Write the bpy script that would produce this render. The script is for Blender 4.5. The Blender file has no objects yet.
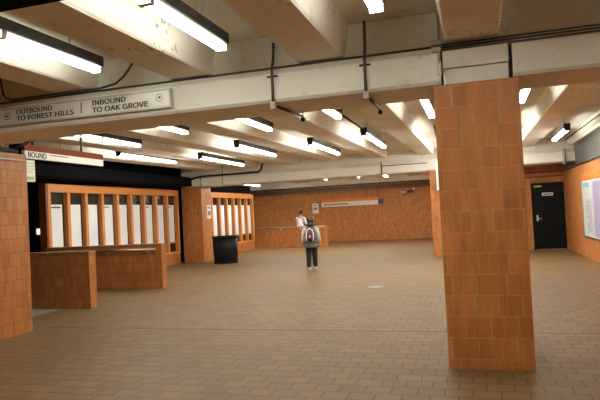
import bpy, bmesh, math, random
from mathutils import Vector, Matrix
random.seed(7)
SC = bpy.context.scene
COL = SC.collection

# ------------------------------------------------------------------ helpers
class MB:
    """collects shapes (world coordinates) for ONE mesh object"""
    def __init__(self): self.v = []; self.f = []
    def add(self, vs, fs):
        o = len(self.v); self.v += [tuple(p) for p in vs]; self.f += [tuple(i + o for i in f) for f in fs]; return self
    def box(self, x0, x1, y0, y1, z0, z1):
        v = [(x0,y0,z0),(x1,y0,z0),(x1,y1,z0),(x0,y1,z0),(x0,y0,z1),(x1,y0,z1),(x1,y1,z1),(x0,y1,z1)]
        return self.add(v, [(3,2,1,0),(4,5,6,7),(0,1,5,4),(1,2,6,5),(2,3,7,6),(3,0,4,7)])
    def cyl(self, p, q, r, n=10, r2=None):
        p = Vector(p); q = Vector(q); d = (q-p).normalized()
        a = d.orthogonal().normalized(); b = d.cross(a); r2 = r if r2 is None else r2
        vs = []
        for c, rr in ((p, r), (q, r2)):
            for i in range(n):
                t = 2*math.pi*i/n; vs.append(c + (a*math.cos(t) + b*math.sin(t))*rr)
        fs = [(i, (i+1) % n, n+(i+1) % n, n+i) for i in range(n)]
        return self.add(vs, fs + [tuple(range(n))[::-1], tuple(range(n, 2*n))])
    def tube(self, pts, r, n=8):
        pts = [Vector(p) for p in pts]; vs = []; m = len(pts)
        ref = None
        for k, c in enumerate(pts):
            d = (pts[min(k+1, m-1)] - pts[max(k-1, 0)]).normalized()
            if ref is None: ref = d.orthogonal().normalized()
            ref = (ref - d*ref.dot(d)).normalized(); b = d.cross(ref)
            for i in range(n):
                t = 2*math.pi*i/n; vs.append(c + (ref*math.cos(t) + b*math.sin(t))*r)
        fs = [(k*n+i, k*n+(i+1) % n, (k+1)*n+(i+1) % n, (k+1)*n+i) for k in range(m-1) for i in range(n)]
        return self.add(vs, fs + [tuple(range(n))[::-1], tuple(range((m-1)*n, m*n))])
    def prism(self, poly, axis, a0, a1):
        """poly = 2-D outline in the two other axes, extruded from a0 to a1 along axis"""
        n = len(poly)
        def mk(p, a):
            return (a, p[0], p[1]) if axis == 'x' else (p[0], a, p[1]) if axis == 'y' else (p[0], p[1], a)
        vs = [mk(p, a0) for p in poly] + [mk(p, a1) for p in poly]
        fs = [(i, (i+1) % n, n+(i+1) % n, n+i) for i in range(n)]
        return self.add(vs, fs + [tuple(range(n))[::-1], tuple(range(n, 2*n))])
    def lathe(self, c, prof, n=28, sy=1.0):
        c = Vector(c); vs = []; m = len(prof)
        for r, z in prof:
            for i in range(n):
                t = 2*math.pi*i/n; vs.append(c + Vector((r*math.cos(t), sy*r*math.sin(t), z)))
        fs = [(k*n+i, k*n+(i+1) % n, (k+1)*n+(i+1) % n, (k+1)*n+i) for k in range(m-1) for i in range(n)]
        return self.add(vs, fs + [tuple(range(n))[::-1], tuple(range((m-1)*n, m*n))])
    def ball(self, c, rx, ry, rz, n=14, m=9):
        vs = []; c = Vector(c)
        for k in range(1, m):
            ph = math.pi*k/m
            for i in range(n):
                t = 2*math.pi*i/n
                vs.append(c + Vector((rx*math.sin(ph)*math.cos(t), ry*math.sin(ph)*math.sin(t), rz*math.cos(ph))))
        top = len(vs); vs.append(c + Vector((0,0,rz))); bot = len(vs); vs.append(c - Vector((0,0,rz)))
        fs = [(k*n+i, (k+1)*n+i, (k+1)*n+(i+1) % n, k*n+(i+1) % n) for k in range(m-2) for i in range(n)]
        fs += [(top, i, (i+1) % n) for i in range(n)] + [(bot, (m-2)*n+(i+1) % n, (m-2)*n+i) for i in range(n)]
        return self.add(vs, fs)

def wloc(o):
    v = Vector((0,0,0))
    while o is not None: v += o.location; o = o.parent
    return v

def obj(name, mb, mat, parent=None, smooth=False, bev=0.0, at=None, local=False):
    off = wloc(parent) if (parent is not None and not local) else Vector((0,0,0))
    if at is not None: off = Vector(at)
    me = bpy.data.meshes.new(name)
    me.from_pydata([tuple(Vector(p) - off) for p in mb.v], [], mb.f)
    bm = bmesh.new(); bm.from_mesh(me); bmesh.ops.recalc_face_normals(bm, faces=bm.faces); bm.to_mesh(me); bm.free()
    me.materials.append(mat)
    if smooth:
        for p in me.polygons: p.use_smooth = True
    o = bpy.data.objects.new(name, me); COL.objects.link(o)
    if at is not None: o.location = at
    if parent is not None: o.parent = parent
    if bev:
        md = o.modifiers.new('bevel', 'BEVEL'); md.width = bev; md.segments = 2; md.limit_method = 'ANGLE'
    return o

def tag(o, label, cat, group=None):
    o['label'] = label; o['category'] = cat
    if group: o['group'] = group
    return o
def thing(name, loc, label, cat, group=None):
    o = bpy.data.objects.new(name, None); COL.objects.link(o); o.location = loc
    return tag(o, label, cat, group)
def struct(name, mb, mat, bev=0.0):
    o = obj(name, mb, mat, bev=bev); o['kind'] = 'structure'; return o

# ------------------------------------------------------------------ materials
def nodes(name):
    m = bpy.data.materials.new(name); m.use_nodes = True
    nt = m.node_tree; b = nt.nodes['Principled BSDF']; return m, nt, b
def N(nt, t, **kw):
    n = nt.nodes.new(t)
    for k, v in kw.items(): setattr(n, k, v)
    return n
def math_(nt, op, a, b=None):
    n = N(nt, 'ShaderNodeMath', operation=op)
    for i, x in enumerate((a, b)):
        if x is None: continue
        if isinstance(x, (int, float)): n.inputs[i].default_value = x
        else: nt.links.new(x, n.inputs[i])
    return n.outputs[0]
def rgb(c): return (*c, 1.0)
def mixc(nt, fac, a, b, mode='MIX'):
    n = N(nt, 'ShaderNodeMix', data_type='RGBA', blend_type=mode)
    if isinstance(fac, (int, float)): n.inputs[0].default_value = fac
    else: nt.links.new(fac, n.inputs[0])
    for i, x in ((6, a), (7, b)):
        if isinstance(x, tuple): n.inputs[i].default_value = rgb(x)
        else: nt.links.new(x, n.inputs[i])
    return n.outputs[2]
def ramp(nt, fac, lo, hi):
    n = N(nt, 'ShaderNodeMapRange'); nt.links.new(fac, n.inputs[0])
    n.inputs[1].default_value = lo; n.inputs[2].default_value = hi; return n.outputs[0]
def noise(nt, scale, detail=4, vec=None):
    n = N(nt, 'ShaderNodeTexNoise'); n.inputs['Scale'].default_value = scale; n.inputs['Detail'].default_value = detail
    if vec is not None: nt.links.new(vec, n.inputs['Vector'])
    return n.outputs['Fac']

def plain(name, c, rough=0.6, metal=0.0, var=0.12, scale=6.0, spec=0.5):
    m, nt, b = nodes(name); b.inputs['Specular IOR Level'].default_value = spec
    g = N(nt, 'ShaderNodeNewGeometry')
    f = noise(nt, scale, 3, g.outputs['Position'])
    lo = tuple(x*(1-var) for x in c); hi = tuple(min(1, x*(1+var)) for x in c)
    nt.links.new(mixc(nt, f, lo, hi), b.inputs['Base Color'])
    b.inputs['Roughness'].default_value = rough; b.inputs['Metallic'].default_value = metal
    return m

def concrete(name, c, dirt, amount=0.5, rough=0.75, flakes=None):
    m, nt, b = nodes(name)
    g = N(nt, 'ShaderNodeNewGeometry'); p = g.outputs['Position']
    f1 = ramp(nt, noise(nt, 0.9, 6, p), 0.48, 0.75)
    f2 = ramp(nt, noise(nt, 7.0, 5, p), 0.62, 0.72)
    c1 = mixc(nt, math_(nt, 'MULTIPLY', f1, amount), c, dirt)
    c2 = mixc(nt, math_(nt, 'MULTIPLY', f2, amount*0.6), c1, tuple(x*0.6 for x in dirt))
    if flakes:
        k = math_(nt, 'MULTIPLY', ramp(nt, noise(nt, 16, 5, p), 0.60, 0.63), ramp(nt, noise(nt, 0.8, 2, p), 0.55, 0.62))
        c2 = mixc(nt, k, c2, flakes)
    nt.links.new(c2, b.inputs['Base Color']); b.inputs['Roughness'].default_value = rough
    bp = N(nt, 'ShaderNodeBump'); bp.inputs['Strength'].default_value = 0.12; bp.inputs['Distance'].default_value = 0.01
    nt.links.new(noise(nt, 30, 4, p), bp.inputs['Height']); nt.links.new(bp.outputs[0], b.inputs['Normal'])
    return m

def tile_wall(name, c1, c2, mortar, w=0.155, h=0.2035, rough=0.42, zoff=0.10):
    m, nt, b = nodes(name)
    g = N(nt, 'ShaderNodeNewGeometry'); p = g.outputs['Position']
    sp = N(nt, 'ShaderNodeSeparateXYZ'); nt.links.new(p, sp.inputs[0])
    sn = N(nt, 'ShaderNodeSeparateXYZ'); nt.links.new(g.outputs['Normal'], sn.inputs[0])
    isx = math_(nt, 'GREATER_THAN', math_(nt, 'ABSOLUTE', sn.outputs[0]), 0.5)
    u = math_(nt, 'ADD', math_(nt, 'MULTIPLY', sp.outputs[1], isx),
              math_(nt, 'MULTIPLY', sp.outputs[0], math_(nt, 'SUBTRACT', 1.0, isx)))
    z = math_(nt, 'ADD', sp.outputs[2], h - zoff)
    row = math_(nt, 'FLOOR', math_(nt, 'DIVIDE', z, h))
    wn = N(nt, 'ShaderNodeTexWhiteNoise', noise_dimensions='1D'); nt.links.new(row, wn.inputs['W'])
    r = wn.outputs['Value']
    u2 = math_(nt, 'ADD', math_(nt, 'MULTIPLY', math_(nt, 'ADD', u, 40.0), math_(nt, 'ADD', math_(nt, 'MULTIPLY', r, 0.5), 0.75)),
               math_(nt, 'MULTIPLY', r, 5.3))
    # widths differ from tile to tile
    u3 = math_(nt, 'ADD', u2, math_(nt, 'MULTIPLY', math_(nt, 'SINE', math_(nt, 'MULTIPLY', u2, 13.0)), 0.045))
    cb = N(nt, 'ShaderNodeCombineXYZ'); nt.links.new(u3, cb.inputs[0]); nt.links.new(z, cb.inputs[1])
    t = N(nt, 'ShaderNodeTexBrick'); nt.links.new(cb.outputs[0], t.inputs['Vector'])
    t.offset = 0.0; t.squash = 1.0
    t.inputs['Scale'].default_value = 1.0; t.inputs['Brick Width'].default_value = w; t.inputs['Row Height'].default_value = h
    t.inputs['Mortar Size'].default_value = 0.006; t.inputs['Mortar Smooth'].default_value = 0.3
    t.inputs['Color1'].default_value = rgb(c1); t.inputs['Color2'].default_value = rgb(c2); t.inputs['Mortar'].default_value = rgb(mortar)
    st = N(nt, 'ShaderNodeMapping'); st.inputs['Scale'].default_value = (1, 1, 0.25); nt.links.new(p, st.inputs[0])
    f = ramp(nt, noise(nt, 9, 5, st.outputs[0]), 0.35, 0.7)
    cc = mixc(nt, math_(nt, 'MULTIPLY', f, 0.5), t.outputs['Color'], tuple(x*0.55 for x in c2))
    f3 = ramp(nt, noise(nt, 45, 3, p), 0.52, 0.72)
    cc = mixc(nt, math_(nt, 'MULTIPLY', f3, 0.35), cc, tuple(x*0.45 for x in c2))
    nt.links.new(cc, b.inputs['Base Color']); b.inputs['Roughness'].default_value = rough; b.inputs['Specular IOR Level'].default_value = 0.3
    bp = N(nt, 'ShaderNodeBump'); bp.inputs['Strength'].default_value = 0.35; bp.inputs['Distance'].default_value = 0.006; bp.invert = True
    nt.links.new(t.outputs['Fac'], bp.inputs['Height']); nt.links.new(bp.outputs[0], b.inputs['Normal'])
    return m

def tile_floor(name, c1, c2, mortar, w, h):
    m, nt, b = nodes(name)
    g = N(nt, 'ShaderNodeNewGeometry'); p = g.outputs['Position']
    mp = N(nt, 'ShaderNodeMapping'); mp.inputs['Location'].default_value = (20.06, 20.0, 0); nt.links.new(p, mp.inputs[0])
    t = N(nt, 'ShaderNodeTexBrick'); nt.links.new(mp.outputs[0], t.inputs['Vector'])
    t.offset = 0.5
    t.inputs['Scale'].default_value = 1.0; t.inputs['Brick Width'].default_value = w; t.inputs['Row Height'].default_value = h
    t.inputs['Mortar Size'].default_value = 0.006; t.inputs['Mortar Smooth'].default_value = 0.4; t.inputs['Bias'].default_value = -0.1
    t.inputs['Color1'].default_value = rgb(c1); t.inputs['Color2'].default_value = rgb(c2); t.inputs['Mortar'].default_value = rgb(mortar)
    f = ramp(nt, noise(nt, 0.55, 5, p), 0.4, 0.7)
    cc = mixc(nt, math_(nt, 'MULTIPLY', f, 0.3), t.outputs['Color'], (c1[0]*0.75, c1[1]*0.72, c1[2]*0.7))
    f2 = ramp(nt, noise(nt, 14, 4, p), 0.5, 0.75)
    cc = mixc(nt, math_(nt, 'MULTIPLY', f2, 0.22), cc, (c1[0]*0.6, c1[1]*0.6, c1[2]*0.62))
    nt.links.new(cc, b.inputs['Base Color']); b.inputs['Roughness'].default_value = 0.55; b.inputs['Specular IOR Level'].default_value = 0.3
    bp = N(nt, 'ShaderNodeBump'); bp.inputs['Strength'].default_value = 0.5; bp.inputs['Distance'].default_value = 0.006; bp.invert = True
    nt.links.new(t.outputs['Fac'], bp.inputs['Height']); nt.links.new(bp.outputs[0], b.inputs['Normal'])
    return m

def emit(name, c, s):
    m, nt, b = nodes(name)
    b.inputs['Base Color'].default_value = rgb((0.8,0.8,0.8))
    b.inputs['Emission Color'].default_value = rgb(c); b.inputs['Emission Strength'].default_value = s
    return m

M = {}
M['tile'] = tile_wall('orange_glazed_tile', (0.62,0.240,0.070), (0.49,0.178,0.050), (0.50,0.31,0.14), w=0.122)
M['tile_dark'] = tile_wall('orange_tile_dark', (0.52,0.20,0.06), (0.41,0.15,0.044), (0.22,0.115,0.05), w=0.13, h=0.2035, zoff=0.0)
M['floor'] = tile_floor('brown_quarry_tile', (0.215,0.130,0.056), (0.168,0.099,0.041), (0.05,0.030,0.015), 0.228, 0.198)
M['paint'] = concrete('cream_painted_concrete', (0.80,0.79,0.70), (0.60,0.57,0.48), 0.45)
M['paint_lifted'] = concrete('brightened_painted_concrete', (0.90,0.895,0.83), (0.74,0.72,0.64), 0.4)  # cream paint lightened in place of light missing on far girder and back beam
M['beam'] = concrete('cream_painted_beam', (0.84,0.81,0.71), (0.62,0.56,0.46), 0.45, flakes=(0.30,0.29,0.27))
M['slab'] = concrete('grey_beige_concrete', (0.80,0.78,0.68), (0.55,0.52,0.44), 0.6)
M['landing'] = concrete('grey_concrete', (0.30,0.30,0.27), (0.2,0.2,0.18), 0.5)
M['void'] = plain('black_and_unlit', (0.006,0.006,0.007), 0.9, spec=0.05)
M['duct'] = plain('black_duct', (0.004,0.005,0.007), 0.85, spec=0.08)
M['black_metal'] = plain('dark_brown_metal', (0.016,0.014,0.012), 0.5, spec=0.25)
M['pipe'] = plain('dark_grey_conduit', (0.075,0.07,0.058), 0.5, 0.2)
M['pipe_light'] = plain('painted_conduit', (0.42,0.39,0.32), 0.5)
M['pipe_rust'] = plain('brown_grey_pipe', (0.30,0.21,0.14), 0.55)
M['pipe_mid'] = plain('grey_brown_pipe', (0.20,0.165,0.125), 0.55)
M['drain'] = plain('worn_drain_metal', (0.24,0.20,0.15), 0.5, 0.3)
M['white'] = plain('white_enamel', (0.78,0.78,0.74), 0.35, var=0.04)
M['cap'] = concrete('white_cap_paint', (0.72,0.71,0.63), (0.55,0.53,0.45), 0.35)
M['panel_white'] = plain('white_panel_glass', (0.76,0.80,0.83), 0.25, var=0.03, scale=2)
M['dark_glass'] = plain('dark_glass', (0.022,0.022,0.018), 0.2, spec=0.35)
M['frame'] = plain('orange_frame_paint', (0.62,0.235,0.055), 0.4, var=0.08)
M['frame_dark'] = plain('red_brown_frame', (0.22,0.05,0.018), 0.45)
M['orange'] = plain('orange_sign_band', (0.85,0.22,0.035), 0.4, var=0.03)
M['red_band'] = plain('rust_red_sign_band', (0.20,0.04,0.012), 0.6, var=0.05, spec=0.2)
M['sign'] = plain('silver_sign_face', (0.62,0.61,0.54), 0.28, 0.0, var=0.05, scale=2)
M['sign_edge'] = plain('sign_edge', (0.40,0.39,0.33), 0.4)
M['ink'] = plain('dark_sign_ink', (0.03,0.03,0.03), 0.5)
M['ink_soft'] = plain('faded_ink', (0.25,0.22,0.20), 0.6)
M['steel'] = plain('brushed_steel', (0.55,0.50,0.43), 0.3, 0.9, var=0.06)
M['bin'] = plain('black_plastic', (0.006,0.007,0.009), 0.45, spec=0.25)
M['door'] = plain('black_door_paint', (0.004,0.005,0.006), 0.5, spec=0.15)
M['grey_panel'] = plain('dark_grey_panel', (0.06,0.062,0.058), 0.3, var=0.2, scale=1.2)
M['poster'] = plain('poster_paper', (0.74,0.78,0.80), 0.25, var=0.03)
M['poster_map'] = plain('poster_lilac_map', (0.42,0.40,0.62), 0.3, var=0.12, scale=9)
M['poster_ink'] = plain('poster_blue_ink', (0.15,0.2,0.3), 0.5)
M['teal'] = plain('poster_teal', (0.12,0.35,0.42), 0.4)
M['yellow'] = plain('yellow_sticker', (0.5,0.62,0.06), 0.5)
M['cream'] = plain('cream_notice', (0.72,0.72,0.58), 0.4, var=0.05)
M['olive'] = plain('olive_ink', (0.38,0.42,0.22), 0.5)
M['skin'] = plain('skin', (0.45,0.26,0.17), 0.5)
M['hair'] = plain('dark_hair', (0.012,0.010,0.009), 0.5)
M['jacket'] = plain('grey_marl_jacket', (0.15,0.148,0.15), 0.85, var=0.5, scale=60)
M['sleeve'] = plain('pale_sleeve', (0.50,0.48,0.48), 0.85, var=0.3, scale=40)
M['trousers'] = plain('black_trousers', (0.010,0.010,0.012), 0.8)
M['shoe'] = plain('white_trainers', (0.62,0.62,0.60), 0.6)
M['bag_black'] = plain('black_backpack_cloth', (0.02,0.02,0.022), 0.7)
M['maroon'] = plain('maroon_backpack_cloth', (0.16,0.012,0.035), 0.6)
M['bag_white'] = plain('white_backpack_trim', (0.72,0.70,0.70), 0.6)
M['shirt'] = plain('white_shirt', (0.70,0.72,0.74), 0.8, var=0.1, scale=12)
for q_, e_ in (('lamp_near', 25.0), ('lamp', 27.0), ('lamp_mid', 44.0), ('lamp_far', 46.0)): M[q_] = emit('fluorescent_tube', (1.0,0.985,0.885), e_)
M['socket'] = plain('grey_lampholder', (0.35,0.33,0.30), 0.5)

# ------------------------------------------------------------------ setting
SLAB, STEM = 3.55, 3.20
G1, G2 = 5.80, 19.20       # front faces of the two girders
XR, XL = 2.85, -6.55       # wall planes
XP = -10.40                # plane of the glazed panels
M['joint'] = plain('dirty_joint', (0.10,0.065,0.04), 0.8)
fl = MB(); fl.box(-14, 3.4, -6, 7.30, -.25, 0); fl.box(-7.62, 3.4, 7.30, 9.2, -.25, 0); fl.box(-14, 3.4, 9.2, 32, -.25, 0)
struct('floor', fl, M['floor'])
struct('landing', MB().box(-8.7, -7.62, 7.30, 9.2, -.25, -.004), M['landing'])
st = MB()
for k in range(6): st.box(-8.7-.3*(k+1), -8.7-.3*k, 7.30, 9.2, -1.4, -.17*(k+1))
st.box(-14, -10.5, 7.3, 9.2, -1.6, -1.19)
struct('stair_steps', st, M['landing'])
struct('trim_1', MB().box(-6.5, XR, 7.49, 7.50, 0, .0015), M['joint'])
struct('ceiling', MB().box(-14, 3.4, -6, 32, SLAB, SLAB+.2), M['slab'])
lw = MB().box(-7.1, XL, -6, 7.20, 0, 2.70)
struct('wall_left', lw, M['tile_dark'])  # same tile in a darker colour, standing in for weaker light on this wall
struct('wall_left_upper', MB().box(-7.2, -6.62, -6, G1, 2.70, SLAB), M['void'])
struct('wall_near', MB().box(-7.1, 3.4, -6.2, -6, 0, SLAB), M['tile'])
struct('wall_right', MB().box(XR, XR+.4, -6, 21.3, 0, 2.57), M['tile'])
struct('wall_right_upper', MB().box(XR+.06, XR+.4, -6, 18.85, 2.57, 3.30), M['grey_panel'])
ru = MB(); ru.prism([(XR+.4,3.28),(XR-.02,3.28),(XR-.02,3.34),(XR-.12,3.40),(XR-.12,SLAB),(XR+.4,SLAB)], 'y', -6, 19.2)
struct('trim_2', ru, M['paint'])
dw = MB(); dw.box(-.58, 1.80, 20.85, 21.1, 0, 2.80); dw.box(2.82, XR, 20.85, 21.1, 0, 2.80); dw.box(1.80, 2.82, 20.85, 21.1, 2.24, 2.80)
struct('wall_door_side', dw, M['tile'])
struct('wall_door_side_upper', MB().box(-1.0, 3.3, 20.9, 21.3, 2.80, SLAB), M['slab'])
struct('wall_inner', MB().box(-1.0, -.62, 20.0, 31.4, 0, SLAB), M['tile'])
struct('wall_back', MB().box(-13.6, -1.0, 31.0, 31.4, 0, 3.10), M['tile'])
struct('wall_back_beam', MB().box(-13.6, -1.0, 30.55, 31.4, 3.10, SLAB), M['paint_lifted'])
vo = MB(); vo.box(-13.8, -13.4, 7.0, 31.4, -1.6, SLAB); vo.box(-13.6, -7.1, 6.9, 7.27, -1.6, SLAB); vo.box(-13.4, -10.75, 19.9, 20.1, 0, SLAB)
struct('wall_dark_recess', vo, M['void'])  # black walls put the darkness of the unlit space into the colour
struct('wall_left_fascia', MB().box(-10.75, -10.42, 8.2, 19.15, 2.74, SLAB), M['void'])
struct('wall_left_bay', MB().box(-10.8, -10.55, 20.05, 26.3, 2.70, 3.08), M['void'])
# stairwell cheeks
struct('wall_stairwell', MB().box(-13.4, -7.62, 9.2, 9.3, -1.6, -.25), M['landing'])

def girder(G, x0, x1):
    mb = MB()
    mb.prism([(G+.03,2.79),(G+.77,2.79),(G+.80,2.82),(G+.80,3.09),(G+.70,3.19),(G+.65,3.19),(G+.65,SLAB),(G+.15,SLAB),(G+.15,3.19),(G+.10,3.19),(G,3.09),(G,2.82)], 'x', x0, x1)
    return mb
struct('concrete_girder', girder(G1, -13.4, -.262), M['paint'])
struct('concrete_girder', girder(G1, .410, XR+.3), M['paint'])
struct('concrete_girder', MB().prism([(G1+.06,3.11),(G1+.74,3.11),(G1+.65,3.19),(G1+.65,SLAB),(G1+.15,SLAB),(G1+.15,3.19)], 'x', -.262, .410), M['paint'])
struct('concrete_girder', girder(G2, -13.4, XR+.3), M['paint_lifted'])
# stems of the double-tee ceiling
for ya, yb in ((-6, G1+.15), (G1+.65, G2+.15), (G2+.65, 30.55)):
    for k in range(-6, 2):
        c = .045 + 1.54*k
        if c > 2.5: continue
        mb = MB().prism([(c-.255,STEM+.02),(c-.235,STEM),(c+.235,STEM),(c+.255,STEM+.02),(c+.31,SLAB),(c-.31,SLAB)], 'y', ya, yb)
        if ya > 0:                                  # the middle bay's beams rise slightly away from the viewer
            za = 0.0 if ya < 10 else 0.12; zb = 0.15 if ya < 10 else 0.12
            mb.v = [(x, y, z if z > SLAB-.01 else z + (za if y < (ya+yb)/2 else zb)) for x, y, z in mb.v]
        struct('ceiling_beam', mb, M['beam'])

# ------------------------------------------------------------------ pillars
p = thing('tiled_pillar', (.057,6.2,0), 'large square orange-tiled pillar standing in the foreground', 'pillar', 'tiled pillars')
obj('shaft', MB().box(-.338,.452,G1,G1+.8,0,2.775), M['tile'], p, bev=.006)
obj('cap', MB().box(-.22,.368,G1+.02,G1+.78,2.775,2.925), M['cap'], p, bev=.006)
obj('cap', MB().box(-.235,.375,G1-.005,G1+.76,2.932,3.105), M['cap'], p, bev=.006)
p = thing('tiled_pillar', (-10.05,19.6,0), 'square orange-tiled pillar on the left between the two framed panel rows', 'pillar', 'tiled pillars')
obj('shaft', MB().box(-10.46,-9.65,G2,G2+.8,0,2.78), M['tile'], p, bev=.006)
p = thing('tiled_pillar', (-.98,19.4,0), 'orange-tiled pillar mostly hidden behind the left side of the foreground pillar', 'pillar', 'tiled pillars')
obj('shaft', MB().box(-1.38,-.58,18.95,19.96,0,2.78), M['tile'], p, bev=.006)

# ------------------------------------------------------------------ half walls and rails
def half_wall(x0, x1, y0, y1, h, label):
    t = thing('half_wall', ((x0+x1)/2, (y0+y1)/2, 0), label, 'half wall', 'tiled half walls')
    obj('wall_body', MB().box(x0, x1, y0, y1, 0, h-.03), M['tile_dark'], t)
    obj('coping', MB().box(x0, x1+.005, y0-.006, y1+.006, h-.03, h), M['coping'], t, bev=.004)
M['coping'] = plain('brown_tile_coping', (0.30,0.17,0.09), 0.35)
half_wall(-10.3, -7.03, 9.22, 9.42, 1.085, 'orange-tiled half wall beside the stair opening, nearest the left wall')
half_wall(-10.4, -7.12, 11.98, 12.18, 1.06, 'orange-tiled half wall carrying a steel handrail, behind the nearest half wall')
half_wall(-10.55, -6.85, 26.7, 26.9, 1.02, 'orange-tiled half wall far back, in front of the person in a white shirt')
def rail(x0, x1, y, z, ywall, label, xb):
    t = thing('handrail', ((x0+x1)/2, y, z), label, 'handrail', 'handrails on the half walls')
    obj('bar', MB().cyl((x0,y,z), (x1,y,z), .025, 12), M['steel'], t, smooth=True)
    for x in xb:
        mb = MB().tube([(x,y,z-.015),(x,y,z-.07),(x,y+.03,z-.09),(x,ywall,z-.09)], .012); mb.cyl((x,ywall-.012,z-.09),(x,ywall,z-.09),.04,12)
        obj('bracket', mb, M['steel'], t)
rail(-9.9, -7.25, 11.90, .935, 11.98, 'steel handrail on brackets along the half wall in front of the panels', (-9.4, -8.55, -7.45))
rail(-9.9, -6.95, 26.62, .97, 26.7, 'steel handrail along the far half wall near the white-shirted person', (-9.2, -8.2, -7.25))

# ------------------------------------------------------------------ framed white panels on the left
def panel_row(y0, y1, n, label, titles):
    t = thing('panel_screen', (XP, (y0+y1)/2, 0), label, 'panel screen', 'framed white panel rows')
    obj('base', MB().box(XP-.25, XP-.02, y0, y1, 0, .40), M['tile_dark'], t)
    obj('backing', MB().box(XP-.20, XP-.14, y0+.05, y1-.05, .42, 2.5), M['dark_glass'], t)
    obj('top_rail', MB().box(XP-.25, XP, y0, y1, 2.47, 2.69), M['frame'], t, bev=.01)
    obj('bottom_rail', MB().box(XP-.25, XP, y0, y1, .40, .47), M['frame'], t, bev=.008)
    pit = (y1-y0-.10)/n
    for k in range(n+1):
        y = y0 + .05 + pit*k
        obj('post', MB().box(XP-.22, XP-.004, y-.055, y+.055, .47, 2.47), M['frame'], t, bev=.006)
        if k < n:
            w = obj('white_panel', MB().box(XP-.14, XP-.10, y+.075, y+pit-.16, .82, 2.155), M['panel_white'], t, bev=.004)
            if k in titles:
                mb = MB()
                mb.box(XP-.1005, XP-.098, y+.11, y+.11+(.40 if k == titles[0] else .28), 2.06, 2.10)
                obj('heading', mb, M['ink'] if k == titles[0] else M['ink_soft'], w)
            obj('mullion', MB().box(XP-.14, XP-.12, y+.06, y+pit-.06, .775, .81), M['frame'], t)
    return t
t = panel_row(12.13, 18.85, 9, 'long orange-framed row of nine white panels left of the tiled pillar', (0, 3, 6, 8))
obj('end_board', MB().box(XP-.24, XP-.02, 12.07, 12.13, .0, 2.70), M['frame_dark'], t, bev=.006)
panel_row(20.10, 26.25, 8, 'shorter orange-framed row of white panels behind the black bin', (1,))

tag(obj('cable', MB().tube([(-6.60,7.02,2.78),(-6.56,7.10,2.83),(-6.50,7.22,2.90),(-6.46,7.40,2.98),(-6.44,7.6,3.06),(-6.43,7.8,3.2)], .022), M['black_metal'], smooth=True), 'short black cable rising from the top of the left wall to the ceiling', 'cable')
tag(obj('ventilation_duct', MB().box(-10.40, -9.85, 8.4, 18.9, 2.80, 3.12), M['duct'], bev=.03, at=None), 'long black duct running above the nine-panel screen', 'duct')
tag(obj('cable', MB().tube([(-10.27,18.95,2.80),(-10.2,19.0,2.92),(-10.02,19.06,3.04),(-9.8,19.1,3.12),(-9.5,19.10,3.155),(-9.0,19.10,3.16),(-8.0,19.10,3.16),(-7.5,19.10,3.165),(-7.3,19.10,3.165),(-7.22,19.10,3.24),(-7.19,19.10,3.36),(-7.14,19.10,3.46)], .035), M['black_metal'], smooth=True), 'thick black cable curving up from the duct along the far girder', 'cable')
t = thing('wall_lamp', (-13.35, 15.2, 1.5), 'small bright lamp glowing in the dark recess left of the panel screen', 'lamp')
obj('backplate', MB().box(-13.4,-13.36,14.95,15.65,1.30,1.62), M['black_metal'], t)
obj('tube', MB().box(-13.36,-13.28,15.0,15.6,1.36,1.54), emit('recess_lamp', (1,.97,.95), 1.2), t, bev=.02)

# ------------------------------------------------------------------ litter bin
t = thing('litter_bin', (-8.57,18.75,0), 'wide black round litter bin beside the tiled pillar', 'bin')
obj('drum', MB().lathe((-8.57,18.75,0), [(.40,0),(.43,.03),(.455,.5),(.46,.90)], 32, .8), M['bin'], t, smooth=True)
obj('rim', MB().lathe((-8.57,18.75,0), [(.46,.88),(.485,.89),(.485,.95),(.46,.96),(.40,.95),(.38,.80)], 32, .8), M['bin'], t, smooth=True)
obj('base_ring', MB().lathe((-8.57,18.75,0), [(.44,0),(.45,.0),(.45,.05),(.42,.06)], 32, .8), M['bin'], t)

# ------------------------------------------------------------------ fluorescent lights
LG = 'fluorescent lights under the ceiling'
TZ = 3.235
def fluor_proto(L, label, x, y0):
    t = thing('fluorescent_light', (x, y0, TZ), label, 'ceiling light', LG)
    y1 = y0+L
    obj('housing', MB().prism([(x-.075,TZ+.045),(x+.075,TZ+.045),(x+.075,TZ+.15),(x-.075,TZ+.15)], 'y', y0, y1), M['black_metal'], t, bev=.004)
    obj('reflector', MB().box(x-.06, x+.06, y0+.03, y1-.03, TZ+.036, TZ+.0445), M['socket'], t)
    ym = (y0+y1)/2
    for a, b in ((y0+.035, ym-.03), (ym+.03, y1-.035)):
        for s in (-.031, .031):
            obj('tube', MB().cyl((x+s,a,TZ), (x+s,b,TZ), .019, 10), M['lamp_near' if y0 < 5 else 'lamp' if y0 < 11 else 'lamp_mid' if y0 < 20 else 'lamp_far'], t, smooth=True)
    mb = MB()
    for yy in (y0, ym-.03, y1-.035): pass
    obj('lampholder', MB().box(x-.06, x+.06, y0+.002, y0+.035, TZ-.025, TZ+.044), M['black_metal'], t)
    obj('lampholder', MB().box(x-.06, x+.06, ym-.03, ym+.03, TZ-.025, TZ+.036), M['socket'], t)
    obj('lampholder', MB().box(x-.06, x+.06, y1-.035, y1-.002, TZ-.025, TZ+.036), M['socket'], t)
    for yy in (y0+.45, y1-.45):
        obj('hanger', MB().cyl((x,yy,TZ+.15), (x,yy,SLAB), .012, 8), M['pipe_light'], t)
    return t
def dup(root, loc, label):
    r = root.copy(); COL.objects.link(r); r.location = loc; r['label'] = label
    for ch in list(root.children):
        c = ch.copy(); COL.objects.link(c); c.parent = r
    return r
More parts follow.
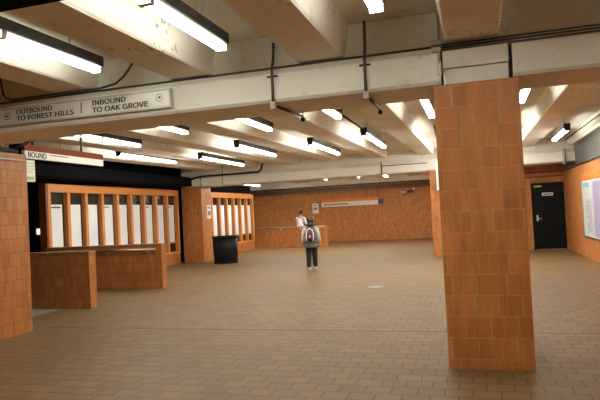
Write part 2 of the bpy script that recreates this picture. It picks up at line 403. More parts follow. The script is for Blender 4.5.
LIGHTS = [  # x, end nearest, end farthest, label
 (-3.84, 2.60, 5.32, 'fluorescent light hanging in front of the girder, above the direction sign at the left'),
 (-2.30, 2.42, 5.18, 'fluorescent light in front of the girder, just right of and above the direction sign'),
 (-.70, 2.00, 4.76, 'fluorescent light cut by the top edge of the view, left of the foreground pillar'),
 (-6.93, 8.20, 10.94, 'fluorescent light just behind the girder, above the orange and white overhead sign'),
 (-5.22, 7.14, 9.88, 'fluorescent light just behind the girder, second from the left in its row'),
 (-3.74, 7.76, 10.50, 'fluorescent light just behind the girder, third from the left in its row'),
 (-2.22, 7.12, 9.86, 'fluorescent light just behind the girder, between the two hanging conduit drops'),
 (-.68, 8.02, 10.76, 'fluorescent light just behind the girder, beside the left edge of the foreground pillar'),
 (.80, 7.33, 10.07, 'fluorescent light just behind the girder, right of the foreground pillar'),
 (-8.16, 11.95, 14.72, 'leftmost light of the second row, just above the black duct'),
 (-7.02, 14.00, 16.95, 'light of the second row over the tiled pillar and black cable on the left'),
 (-5.24, 12.35, 15.00, 'light of the second row, left of centre, over the shorter white panel row'),
 (-3.66, 13.05, 15.95, 'light of the second row hanging over the person with the backpack'),
 (-2.23, 12.27, 15.15, 'light of the second row joined by a black conduit to the light before it'),
 (-.70, 12.80, 15.60, 'light of the second row, mostly hidden behind the foreground pillar'),
 (2.12, 14.56, 16.85, 'fluorescent light close to the right wall above the map poster'),
 (-11.10, 26.60, 29.00, 'far light beyond the second girder, above the shorter white panel row'),
 (-6.92, 24.90, 27.30, 'far light beyond the second girder, above the person in a white shirt'),
 (-5.30, 24.60, 27.20, 'far light beyond the second girder, above the left end of the orange wall sign'),
 (-4.1, 25.6, 28.35, 'far light beyond the second girder, above the right end of the orange wall sign'),
 (2.20, 7.3, 10.05, 'added fluorescent light overhead beside the right wall, out of view behind the girder end'),  # from here on: unseen lights added to brighten the pillar, walls and far bay
 (-.70, 16.1, 18.85, 'added light nearest the far girder, wholly behind the foreground pillar and left of centre of it'),
 (.82, 16.1, 18.85, 'added light nearest the far girder, wholly behind the foreground pillar'),
 (.82, 1.4, 4.15, 'added fluorescent light overhead to the right of the foreground pillar, just out of view'),
 (-.70, -3.2, -.45, 'added fluorescent light behind the viewer, over the middle'),
 (.82, -3.2, -.45, 'added fluorescent light behind the viewer, over the right side'),
 (.82, 12.8, 15.55, 'added light of the second row, wholly behind the foreground pillar'),
 (-8.42, 20.9, 23.65, 'added unseen light just behind the far girder, over the black bin'),
 (-6.90, 20.9, 23.65, 'added unseen light just behind the far girder, over the white-shirted person'),
 (-5.36, 20.9, 23.65, 'added unseen light just behind the far girder, over the backpack wearer'),
 (-3.82, 20.9, 23.65, 'added unseen light just behind the far girder, over the orange wall sign'),
 (-2.28, 20.9, 23.65, 'added unseen light just behind the far girder, nearest the hidden tiled pillar'),
 (-2.28, 24.0, 26.0, 'added unseen light deep in the far bay, nearest the hidden tiled pillar'),
 (-8.42, 23.9, 26.2, 'added unseen light deep in the far bay, over the far half wall'),
]
for x, a, b, lab in LIGHTS:
    fluor_proto(b-a, lab, x, a)

# ------------------------------------------------------------------ conduits
def conduit(pts, r, label, mat='pipe', extra=None):
    o = obj('conduit', MB().tube(pts, r), M[mat], smooth=True)
    return tag(o, label, 'conduit', 'electrical conduits')
gy = G1-.014
def drop(x, label, ztop, dx, yend):
    t = thing('conduit_drop', (x, gy, 2.75), label, 'conduit', 'conduit drops over the girder')
    obj('riser', MB().tube([(x,G1+.09,ztop),(x,G1+.05,3.26),(x,gy,3.12),(x,gy,2.76)], .016), M['pipe'], t, smooth=True)
    obj('elbow_box', MB().box(x-.03,x+.03,gy-.03,gy+.03,2.71,2.79), M['pipe_light'], t, bev=.008)
    obj('run', MB().tube([(x,gy+.02,2.755),(x+dx,yend,2.755)], .016), M['black_metal'], t, smooth=True)
    mb = MB().cyl((x+dx,yend,2.86),(x+dx,yend,2.72),.012,8); mb.ball((x+dx,yend,2.72),.03,.03,.03)
    obj('end_fitting', mb, M['black_metal'], t)
    obj('strap', MB().box(x-.06,x+.06,G1-.005,G1+.012,3.055,3.075), M['black_metal'], t)
drop(-2.01, 'conduit running down the girder face and under it, left of the pair', 3.45, .07, 6.65)
drop(-1.005, 'conduit running down the girder face and under it, right of the pair', 3.545, .0, 6.68)
t = thing('conduit_drop', (-.262, gy, 2.87), 'conduit with white end fitting beside the cap of the foreground pillar', 'conduit', 'conduit drops over the girder')
obj('riser', MB().tube([(-.262,G1+.12,3.545),(-.262,G1+.08,3.24),(-.268,gy,3.10),(-.268,gy,2.99)], .014), M['pipe_light'], t, smooth=True)
obj('fitting', MB().cyl((-.268,gy,3.00),(-.268,gy,2.87),.022,10), M['white'], t, smooth=True)
obj('junction_box', MB().box(-.345,-.235,G1-.045,G1+.08,3.165,3.215), M['pipe_light'], t, bev=.006)
obj('junction_box', MB().box(-.335,-.245,G1-.045,G1+.05,3.10,3.145), M['pipe_light'], t, bev=.006)
conduit([(-.24,G1+.10,3.195),(XR,G1+.10,3.195)], .010, 'uppermost of three thin conduits along the girder right of the pillar cap')
conduit([(-.24,G1+.055,3.155),(XR,G1+.055,3.155)], .010, 'middle of three thin conduits along the girder right of the pillar cap')
conduit([(-.24,G1+.015,3.115),(XR,G1+.015,3.115)], .010, 'lowest of three thin conduits along the girder right of the pillar cap')
conduit([(-6.6,G1+.075,3.175),(-.34,G1+.075,3.175)], .012, 'long thin conduit along the top of the girder above the direction sign')
conduit([(-5.64,5.5,3.535),(-5.62,5.74,3.52),(-5.61,5.78,3.45),(-5.58,5.79,3.26),(-5.53,5.79,3.20),(-5.45,5.79,3.18),(-4.15,5.79,3.18),(-3.95,5.79,3.21),(-3.84,5.79,3.28),(-3.76,5.79,3.36),(-3.72,5.79,3.42),(-3.71,5.7,3.52)], .013, 'bent conduit looping under the ceiling at the left above the direction sign')
conduit([(-2.23,9.85,3.34),(-2.23,12.28,3.34)], .02, 'black conduit joining two lights in the middle', 'black_metal')
conduit([(-2.95,19.178,3.19),(-2.95,19.178,2.80)], .02, 'vertical conduit on the far girder under the joined lights')
conduit([(-2.95,19.186,3.06),(-1.45,19.186,3.06)], .012, 'thin horizontal conduit along the far girder left of the foreground pillar')
conduit([(-9.62,19.17,3.18),(-9.62,19.17,2.80)], .028, 'vertical conduit on the far girder over the left tiled pillar', 'pipe_light')
conduit([(-8.75,19.17,3.53),(-8.75,19.17,2.80)], .028, 'vertical conduit on the far girder above the black bin', 'pipe_light')
conduit([(-6.58,-2,2.737),(-6.58,7.05,2.737)], .035, 'dark conduit lying along the top of the left wall', 'black_metal')
conduit([(-6.535,2,2.60),(-6.535,7.18,2.60)], .014, 'thin grey conduit on the left wall just below its top', 'pipe_light')
conduit([(XR-.03,5,2.60),(XR-.03,20.8,2.60)], .03, 'grey conduit along the top of the right tiled wall', 'pipe')
conduit([(XR-.135,6.7,3.45),(XR-.135,19.15,3.45)], .02, 'thin conduit under the ceiling along the right side', 'pipe')
tag(obj('downpipe', MB().cyl((2.66,19.155,2.72),(2.66,19.155,3.19),.045,12), M['pipe_light'], smooth=True), 'white vertical pipe at the right end of the far girder', 'pipe')
tag(obj('wall_strip', MB().box(-1.17,-1.09,18.83,18.95,2.13,3.02), M['white'], bev=.01), 'narrow white upright strip on the pillar behind the foreground pillar', 'strip')
for z, r, m, lab in ((3.02,.05,'pipe_rust','uppermost brown pipe along the back wall'),(2.90,.05,'pipe_mid','middle dark pipe along the back wall'),(2.78,.04,'pipe_rust','lowest brown pipe along the back wall above the orange sign')):
    tag(obj('pipe', MB().cyl((-13.3,30.9,z),(-1.05,30.9,z), r, 12), M[m], smooth=True), lab, 'pipe', 'pipes on the back wall')
conduit([(1.5,20.833,2.60),(XR-.04,20.833,2.60)], .02, 'dark conduit on the wall above the black door')
conduit([(1.5,20.836,2.45),(XR-.04,20.836,2.45)], .015, 'thin conduit closest above the black door')

# ------------------------------------------------------------------ lettering
FONT = None
try:
    FONT = bpy.data.fonts.load(bpy.utils.system_resource('DATAFILES', path='fonts') + '/NotoSansMath-Regular.woff2')   # Blender's own interface font
except Exception:
    FONT = None
def text_mesh(name, s, mat, parent, origin, ux, uz, width, height, depth=.004, bold=0.03):
    """s is written from origin along ux, upright along uz; cap height and total width are given in metres"""
    cu = bpy.data.curves.new(name, 'FONT'); cu.body = s
    if FONT: cu.font = FONT
    cu.size = 1.0
    tmp = bpy.data.objects.new(name, cu); COL.objects.link(tmp)
    dg = bpy.context.evaluated_depsgraph_get(); dg.update()
    me = bpy.data.meshes.new_from_object(tmp.evaluated_get(dg))
    COL.objects.unlink(tmp); bpy.data.objects.remove(tmp)
    xs = [v.co.x for v in me.vertices]; ys = [v.co.y for v in me.vertices]
    x0, sx = min(xs), width/(max(xs)-min(xs)); y0, sy = min(ys), height/(max(ys)-min(ys))
    bm = bmesh.new(); bm.from_mesh(me); g0 = bm.verts[:] + bm.edges[:] + bm.faces[:]
    for dx, dy in ((bold,0),(-bold,0),(0,bold*.6),(0,-bold*.6)):     # heavier strokes
        r_ = bmesh.ops.duplicate(bm, geom=g0)
        bmesh.ops.translate(bm, verts=[e for e in r_['geom'] if isinstance(e, bmesh.types.BMVert)], vec=(dx, dy, 0))
    bm.to_mesh(me); bm.free()
    off = wloc(parent); ux = Vector(ux); uz = Vector(uz); o3 = Vector(origin)
    for v in me.vertices: v.co = o3 + ux*((v.co.x-x0)*sx) + uz*((v.co.y-y0)*sy) - off
    me.materials.clear(); me.materials.append(mat)
    o = bpy.data.objects.new(name, me); COL.objects.link(o); o.parent = parent
    return o
def ring(c, r0, r1, ux, uz, n=24):
    mb = MB(); c = Vector(c); ux = Vector(ux); uz = Vector(uz); vs = []
    for i in range(n):
        t = 2*math.pi*i/n
        d = ux*math.cos(t)+uz*math.sin(t); vs += [c+d*r0, c+d*r1]
    mb.add(vs, [(2*i, 2*i+1, (2*i+3) % (2*n), (2*i+2) % (2*n)) for i in range(n)]); return mb

t = thing('direction_sign', (-4.43, 5.76, 2.855), 'long silver direction sign with dark lettering on the girder', 'sign')
obj('face', MB().box(-5.66,-3.235,5.755,5.795,2.872,3.052), M['sign'], t, bev=.004)
fr = MB(); fr.box(-5.68,-3.215,5.75,5.80,2.852,2.872); fr.box(-5.68,-3.215,5.75,5.80,3.052,3.068); fr.box(-5.68,-5.66,5.75,5.80,2.872,3.052); fr.box(-3.235,-3.215,5.75,5.80,2.872,3.052)
obj('rim', fr, M['sign_edge'], t)
obj('divider', MB().box(-4.415,-4.405,5.75,5.756,2.90,3.03), M['ink'], t)
TY = 5.752
text_mesh('lettering', 'OUTBOUND', M['ink'], t, (-5.355,TY,2.982), (1,0,0), (0,0,1), .53, .058)
text_mesh('lettering', 'TO FOREST HILLS', M['ink'], t, (-5.355,TY,2.900), (1,0,0), (0,0,1), .835, .058)
text_mesh('lettering', 'INBOUND', M['ink'], t, (-4.255,TY,2.978), (1,0,0), (0,0,1), .455, .060)
text_mesh('lettering', 'TO OAK GROVE', M['ink'], t, (-4.255,TY,2.892), (1,0,0), (0,0,1), .745, .060)
def arrow(cx, cz, d):
    mb = ring((cx,TY,cz), .038, .045, (1,0,0), (0,0,1))
    dx, dz = d
    for a, b in (((-.6,0),(.6,0)), ((.6,0),(.05,.5)), ((.6,0),(.05,-.5))):
        pa = Vector((cx+.03*(a[0]*dx-a[1]*dz), TY-.001, cz+.03*(a[0]*dz+a[1]*dx))); pb = Vector((cx+.03*(b[0]*dx-b[1]*dz), TY-.001, cz+.03*(b[0]*dz+b[1]*dx)))
        mb.cyl(pa, pb, .005, 6)
    obj('arrow', mb, M['ink'], t)
arrow(-5.50, 2.972, (-1,0)); arrow(-3.36, 2.975, (.7,.7))

t = thing('overhead_sign', (-6.6, 8.2, 2.66), 'overhead sign of a rust-red band over white, beside the left wall', 'sign')
obj('board', MB().box(-6.66,-6.605,7.23,9.19,2.66,2.775), M['white'], t)
obj('colour_band', MB().box(-6.66,-6.602,7.23,9.19,2.775,2.875), M['red_band'], t)
obj('back_box', MB().box(-6.90,-6.662,7.23,9.19,2.64,2.89), M['void'], t)
text_mesh('lettering', 'BOUND', M['ink'], t, (-6.602,7.30,2.678), (0,1,0), (0,0,1), .40, .082)
mb = MB()
for j in range(9): mb.box(-6.604,-6.602,7.78+.05*j,7.78+.05*j+.034,2.735,2.752)
obj('small_print', mb, M['red_band'], t)
for yy in (7.6, 8.8): obj('hanger', MB().cyl((-6.78,yy,2.89),(-6.78,yy,SLAB),.02,8), M['black_metal'], t)
t = thing('notice_plate', (-6.66,7.42,2.4), 'small upright cream notice at the end of the left wall below the overhead sign', 'notice')
obj('plate', MB().box(-6.68,-6.65,7.28,7.49,2.30,2.64), M['cream'], t, bev=.004)
mb = MB()
for j, (a, b) in enumerate(((.03,.20),(.03,.18),(.03,.2),(.03,.15))): mb.box(-6.65,-6.648,7.28+a,7.28+b,2.58-.045*j,2.592-.045*j)
obj('print_lines', mb, M['olive'], t)
obj('symbol', MB().box(-6.65,-6.648,7.31,7.46,2.33,2.38), M['olive'], t)

t = thing('wall_sign', (-6.62,30.97,2.1), 'long orange and white sign on the back wall', 'sign')
obj('board', MB().box(-8.2,-5.05,30.93,31.0,1.93,2.17), M['white'], t)
obj('colour_band', MB().box(-8.2,-5.05,30.92,31.0,2.17,2.33), M['orange'], t)
obj('end_cap', MB().box(-5.05,-4.75,30.95,31.0,1.95,2.20), M['pipe'], t)
mb = MB()
for j in range(12): mb.box(-8.05+.115*j,-8.05+.115*j+.085,30.927,30.931,2.0,2.10)
obj('small_print', mb, M['ink_soft'], t)
t = thing('wall_notice', (-8.6,30.98,1.88), 'small grey notice on the back wall left of the orange sign', 'notice')
obj('plate', MB().box(-8.74,-8.40,30.96,31.0,1.60,2.16), M['white'], t)
mb = MB().box(-8.68,-8.46,30.955,30.96,1.80,1.93); mb.box(-8.66,-8.5,30.955,30.96,2.02,2.08)
obj('print_block', mb, M['ink_soft'], t)
t = thing('wall_notice', (-9.63,19.75,1.85), 'narrow grey notice on the side of the left tiled pillar', 'notice')
obj('plate', MB().box(-9.65,-9.62,19.55,19.90,1.60,2.10), M['white'], t)
mb = MB().box(-9.62,-9.617,19.6,19.85,1.72,1.88); mb.box(-9.62,-9.617,19.6,19.85,1.98,2.04)
obj('print_block', mb, M['ink_soft'], t)
t = thing('wall_plate', (-3.0,30.98,1.3), 'small grey-green utility box low on the back wall right of the white-shirted person', 'box')
obj('body', MB().box(-6.0,-5.78,30.9,31.0,1.25,1.5), M['olive'], t, bev=.01)
t.location = (-5.9,30.95,1.25)
for c in t.children: pass

# security camera on the back wall
t = thing('security_camera', (-3.3,30.9,2.55), 'white security camera on a dark arm high on the back wall', 'camera')
mb = MB().ball((-3.08,30.9,2.62),.09,.09,.09); mb.cyl((-3.08,30.9,2.62),(-3.08,31.0,2.62),.06,12)
obj('mount', mb, M['white'], t, smooth=True)
obj('arm', MB().tube([(-3.1,30.85,2.6),(-3.3,30.75,2.52),(-3.55,30.7,2.5)], .03), M['black_metal'], t, smooth=True)
obj('body', MB().cyl((-3.48,30.72,2.50),(-3.78,30.6,2.46),.075,14), M['white'], t, smooth=True)
obj('lens', MB().cyl((-3.78,30.6,2.46),(-3.80,30.59,2.457),.05,12), M['ink'], t)

# ------------------------------------------------------------------ door
t = thing('door_1', (2.31,20.9,0), 'black metal door at the end of the right wall', 'door'); t['kind'] = 'structure'
del t['label']; del t['category']
obj('leaf', MB().box(1.86,2.76,20.87,20.93,.015,2.18), M['door'], t, bev=.004)
fr = MB(); fr.box(1.80,1.86,20.83,21.0,0,2.24); fr.box(2.76,2.82,20.83,21.0,0,2.24); fr.box(1.86,2.76,20.83,21.0,2.18,2.24)
obj('frame', fr, M['door'], t)
obj('threshold', MB().box(1.9,2.76,20.80,20.95,0,.014), M['steel'], t)
h = obj('handle_plate', MB().box(1.93,1.99,20.86,20.87,.96,1.16), M['steel'], t)
obj('lever', MB().tube([(1.96,20.86,1.04),(1.96,20.82,1.04),(2.08,20.82,1.04)], .012), M['steel'], h)
obj('sign_plate', MB().box(2.14,2.48,20.865,20.872,1.80,1.90), M['white'], t)
obj('sign_plate', MB().box(2.18,2.44,20.863,20.8655,1.83,1.87), M['red_band'], t)
obj('sticker', MB().box(1.90,2.14,20.865,20.872,2.10,2.15), M['yellow'], t)

# ------------------------------------------------------------------ map poster on the right wall
t = thing('map_poster', (2.84,16.0,1.35), 'large framed map poster with orange top band on the right wall', 'poster')
obj('board', MB().box(2.815,2.85,14.2,17.42,.62,2.10), M['poster'], t)
obj('colour_band', MB().box(2.81,2.85,14.2,17.42,2.10,2.26), M['orange'], t)
obj('map_area', MB().box(2.811,2.815,14.3,15.95,.66,2.05), M['poster_map'], t)
mb = MB()
random.seed(3)
for j in range(16): mb.box(2.812,2.815,16.25,16.25+random.uniform(.4,.95),.75+.055*j,.768+.055*j)
obj('text_lines', mb, M['poster_ink'], t)
obj('heading', MB().box(2.812,2.815,16.4,17.25,1.92,2.04), M['teal'], t)
fr = MB(); fr.box(2.80,2.85,17.42,17.46,.58,2.10); fr.box(2.80,2.85,14.2,17.46,.58,.62)
obj('frame_edge', fr, M['steel'], t)

# ------------------------------------------------------------------ drain, near overhead sign
t = thing('drain_cover', (-2.08,11.85,0), 'round grey drain cover set in the floor', 'drain cover')
obj('ring', MB().lathe((-2.08,11.85,0), [(.20,0),(.20,.006),(.17,.006),(.17,.0)], 28), M['drain'], t)
obj('plate', MB().lathe((-2.08,11.85,0), [(.17,0),(.17,.004),(.02,.004)], 28), M['landing'], t)
t = thing('hanging_sign', (-2.6,2.35,2.75), 'black underside of a hanging sign cut by the top left corner', 'sign')
obj('box', MB().box(-3.4,-1.925,2.2,2.50,2.75,3.05), M['void'], t)
for x in (-2.55,-2.05): obj('hanger', MB().cyl((x,2.35,3.05),(x,2.35,SLAB),.015,8), M['black_metal'], t)

# ------------------------------------------------------------------ people
def skin_mesh(verts, edges, radii, lv=2):
    """grow a continuous surface around a skeleton; returns a mesh datablock"""
    me = bpy.data.meshes.new('skeleton'); me.from_pydata([tuple(v) for v in verts], edges, [])
    o = bpy.data.objects.new('skeleton', me); COL.objects.link(o)
    md = o.modifiers.new('skin', 'SKIN'); md.use_smooth_shade = True; md.branch_smoothing = .3
    for i, r in enumerate(radii):
        sv = me.skin_vertices[0].data[i]; sv.radius = r if isinstance(r, tuple) else (r, r); sv.use_root = (i == 0)
    sd = o.modifiers.new('subsurf', 'SUBSURF'); sd.levels = lv; sd.render_levels = lv
    dg = bpy.context.evaluated_depsgraph_get(); dg.update()
    out = bpy.data.meshes.new_from_object(o.evaluated_get(dg))
    COL.objects.unlink(o); bpy.data.objects.remove(o)
    for p_ in out.polygons: p_.use_smooth = True
    return out
class Sk:
    def __init__(self): self.v = []; self.e = []; self.r = []
    def p(self, co, r, to=None):
        self.v.append(Vector(co)); self.r.append(r); i = len(self.v)-1
        if to is not None: self.e.append((to, i))
        return i
    def chain(self, to, *cr):
        for co, r in cr: to = self.p(co, r, to)
        return to
    def build(self, name, mat, parent, extra=None, lv=2):
        me = skin_mesh(self.v, self.e, self.r, lv); me.name = name; me.materials.clear(); me.materials.append(mat)
        if extra is not None:
            bm = bmesh.new(); bm.from_mesh(me)
            vs = [bm.verts.new(p_) for p_ in extra.v]
            for f in extra.f: bm.faces.new([vs[i] for i in f]).smooth = True
            bm.to_mesh(me); bm.free()
        o = bpy.data.objects.new(name, me); COL.objects.link(o); o.parent = parent
        return o
def hand(sk, w, wrist, down, side, fwd):
    """palm, four unequal fingers and a thumb below wrist vertex w"""
    W = Vector(wrist); D = Vector(down).normalized(); S = Vector(side).normalized(); Fw = Vector(fwd).normalized()
    palm = sk.p(W + D*.055, (.030,.018), w)
    for k, (o, L) in enumerate(((.026,.062),(.009,.072),(-.009,.067),(-.025,.052))):
        b = sk.p(W + D*.085 + Fw*o, .0095, palm)
        sk.chain(b, (W + D*(.085+L*.5) + Fw*o + S*.006, .0085), (W + D*(.085+L) + Fw*o*.9 + S*.020, .0065))
    b = sk.p(W + D*.045 + Fw*.032 + S*.008, .011, palm)
    sk.chain(b, (W + D*.075 + Fw*.048 + S*.014, .009), (W + D*.100 + Fw*.050 + S*.020, .0075))

def face_bits(hc, s):
    """ears, nose, eyes and mouth for a head looking along +Y centred at hc"""
    x, y, z = hc; mb = MB()
    for sx in (-1, 1):
        mb.ball((x+sx*.077*s, y-.005, z-.01), .014*s, .024*s, .034*s, 10, 7)
        mb.ball((x+sx*.031*s, y+.083*s, z+.005), .013*s, .010*s, .008*s, 8, 6)
    mb.ball((x, y+.098*s, z-.022*s), .014*s, .018*s, .024*s, 10, 7)
    mb.ball((x, y+.086*s, z-.062*s), .026*s, .010*s, .008*s, 10, 6)
    return mb

def person_body(root, s, arms, legs, lean=0.0, head=(0,0,0)):
    sk = Sk(); L = lambda x, y, z: (x*s, y*s + lean*max(0, z-.9)*s, z*s)
    pel = sk.p(L(0,0,.93), (.13*s,.10*s))
    wa = sk.p(L(0,0,1.08), (.125*s,.09*s), pel); ch = sk.p(L(0,0,1.28), (.15*s,.10*s), wa); up = sk.p(L(0,.0,1.40), (.10*s,.075*s), ch)
    nk = sk.p(L(0,.01,1.49), .052*s, up)
    hx, hy, hz = head
    j = sk.p(L(hx,.02+hy,1.56), .066*s, nk); hd = sk.p(L(hx,.03+hy,1.63+hz), (.078*s,.09*s), j); sk.p(L(hx,.02+hy,1.70+hz), (.062*s,.075*s), hd)
    for sx in (-1, 1):
        sh = sk.p(L(sx*.17,0,1.39), .056*s, up)
        e, w = arms[sx]
        el = sk.p(L(*e), .041*s, sh); fa = sk.p([(a+b)/2 for a, b in zip(L(*e), L(*w))], .036*s, el); wr = sk.p(L(*w), .026*s, fa)
        d = Vector(L(*w)) - Vector(L(*e)); sd = Vector((-sx,0,0)); fwd = d.cross(sd)
        if fwd.y < 0: fwd = -fwd
        hand(sk, wr, L(*w), d, sd, fwd)
        hp, kn, an, to = legs[sx]
        h = sk.p(L(*hp), .088*s, pel)
        k = sk.chain(h, ([(a+b)/2 for a, b in zip(L(*hp), L(*kn))], .075*s), (L(*kn), .054*s), ([(a*.6+b*.4) for a, b in zip(L(*kn), L(*an))], .054*s), (L(*an), .037*s))
        sk.chain(k, (L(*to), (.036*s,.028*s)))
    return sk.build('body', M['skin'], root, face_bits(L(hx,.03+hy,1.63+hz), s)), L

# --- the person walking away with a backpack
S1 = 1.50/1.76
px_, py_ = -4.50, 15.62
root = thing('person', (px_, py_, 0), 'person walking away in a grey jacket, black trousers and white trainers', 'person')
arms = {-1: ((-.255,-.01,1.13),(-.275,.06,.90)), 1: ((.255,.0,1.13),(.275,.09,.90))}
legs = {-1: ((-.095,0,.90),(-.10,.03,.50),(-.10,-.05,.085),(-.10,.10,.04)), 1: ((.095,0,.90),(.095,.06,.50),(.095,.10,.085),(.10,.25,.04))}
b, L = person_body(root, S1, arms, legs, .06, (0,.03,-.01))
s = S1
sk = Sk()   # jacket torso
a = sk.p(L(0,0,1.10), (.19*s,.135*s)); 
sk.chain(a, (L(0,.0,.94), (.25*s,.17*s)), (L(0,.0,.80), (.275*s,.185*s)), (L(0,.0,.73), (.27*s,.18*s)))
u = sk.chain(a, (L(0,0,1.27), (.19*s,.135*s)), (L(0,0,1.39), (.145*s,.105*s)), (L(0,.005,1.46), (.085*s,.075*s)))
sk.build('jacket', M['jacket'], root)
for sx in (-1, 1):
    e, w = arms[sx]; sk = Sk()
    a = sk.p(L(sx*.15,0,1.39), .085*s); wv = Vector(w); ev = Vector(e)
    sk.chain(a, (L(sx*.20,0,1.32), .085*s), (L(*e), .072*s), (L(*(ev*.3+wv*.7)), .062*s), (L(*(ev*.02+wv*.98)), .052*s))
    sk.build('sleeve', M['sleeve'], root)
sk = Sk(); pl = sk.p(L(0,0,.93), (.15*s,.115*s))
for sx in (-1, 1):
    hp, kn, an, to = legs[sx]
    sk.chain(pl, (L(*hp), .118*s), ([(p_+q)/2 for p_, q in zip(L(*hp), L(*kn))], .112*s), (L(*kn), .098*s), (L(an[0],an[1],.16), .085*s), (L(an[0],an[1],.09), .078*s))
sk.build('trousers', M['trousers'], root)
for sx in (-1, 1):
    hp, kn, an, to = legs[sx]; sk = Sk()
    a = sk.p(L(an[0],an[1]-.045,.055), (.048*s,.050*s))
    sk.chain(a, (L(an[0],an[1]+.04,.06), (.052*s,.055*s)), (L(to[0],to[1]-.02,.045), (.052*s,.04*s)), (L(to[0],to[1]+.05,.035), (.04*s,.03*s)))
    sh = sk.build('shoe', M['shoe'], root)
    z0 = min(v.co.z for v in sh.data.vertices)
    for v in sh.data.vertices: v.co.z = max(v.co.z, 0.001)
mb = MB(); mb.ball(L(0,.035,1.635), .112*s, .118*s, .128*s, 18, 12); mb.ball(L(0,-.02,1.50), .115*s, .09*s, .09*s, 16, 10)
h = obj('hair', mb, M['hair'], root, smooth=True, local=True)
root.rotation_euler = (0, 0, math.radians(10))

bag = thing('backpack', (px_, py_, 1.0*s), 'maroon and black backpack with white edging worn by the walking person', 'backpack')
B = lambda x, y, z: (x*s, y*s, (z-1.0)*s)
sk = Sk(); a = sk.p(B(0,-.21,1.16), (.15*s,.095*s))
sk.chain(a, (B(0,-.20,1.30), (.135*s,.08*s)), (B(0,-.17,1.40), (.09*s,.05*s)))
sk.chain(a, (B(0,-.22,1.02), (.15*s,.10*s)), (B(0,-.21,.96), (.13*s,.08*s)))
sk.build('pack', M['bag_black'], bag)
sk = Sk(); a = sk.p(B(0,-.285,1.14), (.085*s,.05*s))
sk.chain(a, (B(0,-.265,1.26), (.078*s,.045*s)), (B(0,-.24,1.33), (.05*s,.035*s)))
sk.chain(a, (B(0,-.29,1.02), (.085*s,.05*s)))
sk.build('front_pocket', M['maroon'], bag)
mb = MB()
arc = [(-.10,-.295,.96),(-.115,-.30,1.10),(-.11,-.285,1.23),(-.075,-.26,1.335),(0,-.245,1.375),(.075,-.26,1.335),(.11,-.285,1.23),(.115,-.30,1.10),(.10,-.295,.96)]
mb.tube([B(*q) for q in arc], .018*s, 8)
obj('white_edging', mb, M['bag_white'], bag, smooth=True, local=True)
obj('emblem', MB().ball(B(0,-.332,1.12), .026*s, .012*s, .035*s), M['bag_white'], bag, smooth=True, local=True)
for sx in (-1, 1):
    mb = MB().tube([B(sx*.10,-.13,1.42),B(sx*.115,-.02,1.50),B(sx*.12,.10,1.44),B(sx*.13,.155,1.28),B(sx*.16,.10,1.08),B(sx*.15,-.12,1.0)], .020*s, 8)
    obj('strap', mb, M['bag_black'], bag, smooth=True, local=True)
bag.rotation_euler = (0, 0, math.radians(10))

# --- the person in a white shirt behind the far half wall
S2 = 1.80/1.76
root = thing('person', (-8.42, 27.42, 0), 'person in a white shirt with dark hair behind the far half wall', 'person')
arms = {-1: ((-.24,.10,1.12),(-.14,.30,1.10)), 1: ((.24,.10,1.12),(.14,.32,1.10))}
legs = {-1: ((-.095,0,.90),(-.10,.02,.50),(-.11,0,.085),(-.12,.15,.04)), 1: ((.095,0,.90),(.10,.03,.50),(.11,0,.085),(.12,.15,.04))}
s = S2
b, L = person_body(root, S2, arms, legs, .12, (.02,.02,-.01))
sk = Sk(); a = sk.p(L(0,0,1.10), (.17*s,.125*s))
sk.chain(a, (L(0,0,.97), (.175*s,.13*s)), (L(0,0,.86), (.175*s,.13*s)))
u = sk.chain(a, (L(0,0,1.27), (.185*s,.13*s)), (L(0,0,1.40), (.14*s,.10*s)))
for sx in (-1, 1):
    e, w = arms[sx]
    sk.chain(u, (L(sx*.19,0,1.38), .085*s), (L(*e), .07*s), (L(*(Vector(e)*.35+Vector(w)*.65)), .055*s))
sk.build('shirt', M['shirt'], root)
sk = Sk(); pl = sk.p(L(0,0,.92), (.15*s,.115*s))
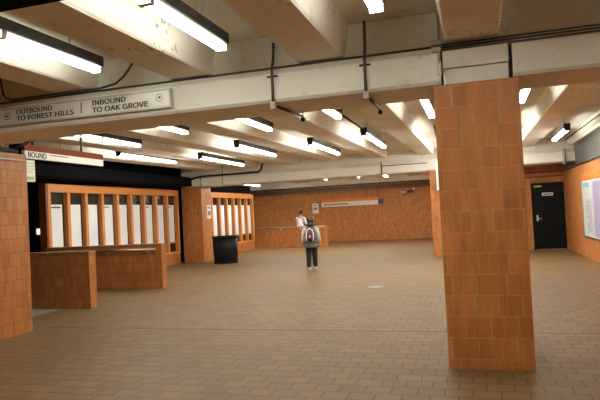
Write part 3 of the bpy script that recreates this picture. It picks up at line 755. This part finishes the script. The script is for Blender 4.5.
for sx in (-1, 1):
    hp, kn, an, to = legs[sx]
    sk.chain(pl, (L(*hp), .10*s), (L(*kn), .075*s), (L(an[0],an[1],.10), .06*s))
sk.build('trousers', M['trousers'], root)
for sx in (-1, 1):
    hp, kn, an, to = legs[sx]; sk = Sk()
    a = sk.p(L(an[0],an[1]-.04,.05), .045*s); sk.chain(a, (L(to[0],to[1],.045), (.045*s,.04*s)))
    sh = sk.build('shoe', M['bag_black'], root)
    for v in sh.data.vertices: v.co.z = max(v.co.z, 0.001)
mb = MB(); mb.ball(L(.02,.03,1.66), .098*s, .108*s, .105*s, 18, 12)
obj('hair', mb, M['hair'], root, smooth=True, local=True)
root.rotation_euler = (0, 0, math.radians(-12))

# ------------------------------------------------------------------ world, camera
w = bpy.data.worlds.new('World'); SC.world = w; w.use_nodes = True
w.node_tree.nodes['Background'].inputs[0].default_value = (1, .93, .82, 1)
w.node_tree.nodes['Background'].inputs[1].default_value = 0.02

F, H = 575.0, 1.57
Yd = Vector((476-300, 206-200, F)).normalized()
hv = Vector((1, -.050, 0))
upv = -(Yd.cross(hv)); upv.normalize()
if upv.y > 0: upv = -upv
Xd = Yd.cross(upv); Xd.normalize()
if Xd.x < 0: Xd = -Xd
cam_axis = lambda i: Vector((Xd[i], Yd[i], upv[i]))   # camera x / y(down) / z(forward) in world coordinates
cx, cy, cz = cam_axis(0), cam_axis(1), cam_axis(2)
cd = bpy.data.cameras.new('camera'); cam = bpy.data.objects.new('camera', cd); COL.objects.link(cam)
mat = Matrix((cx, -cy, -cz)).transposed().to_4x4(); mat.translation = Vector((0, 0, H))
cam.matrix_world = mat
cd.sensor_width = 36.0; cd.lens = F/600*36; cd.clip_start = .05; cd.clip_end = 200
SC.camera = cam
SC.view_settings.view_transform = 'Standard'; SC.view_settings.look = 'None'
SC.view_settings.gamma = 1.0; SC.view_settings.use_curve_mapping = False
SC.view_settings.exposure = 0.28
SC.cycles.max_bounces = 8; SC.cycles.diffuse_bounces = 5; SC.cycles.use_denoising = True
SC.cycles.sample_clamp_indirect = 6.0
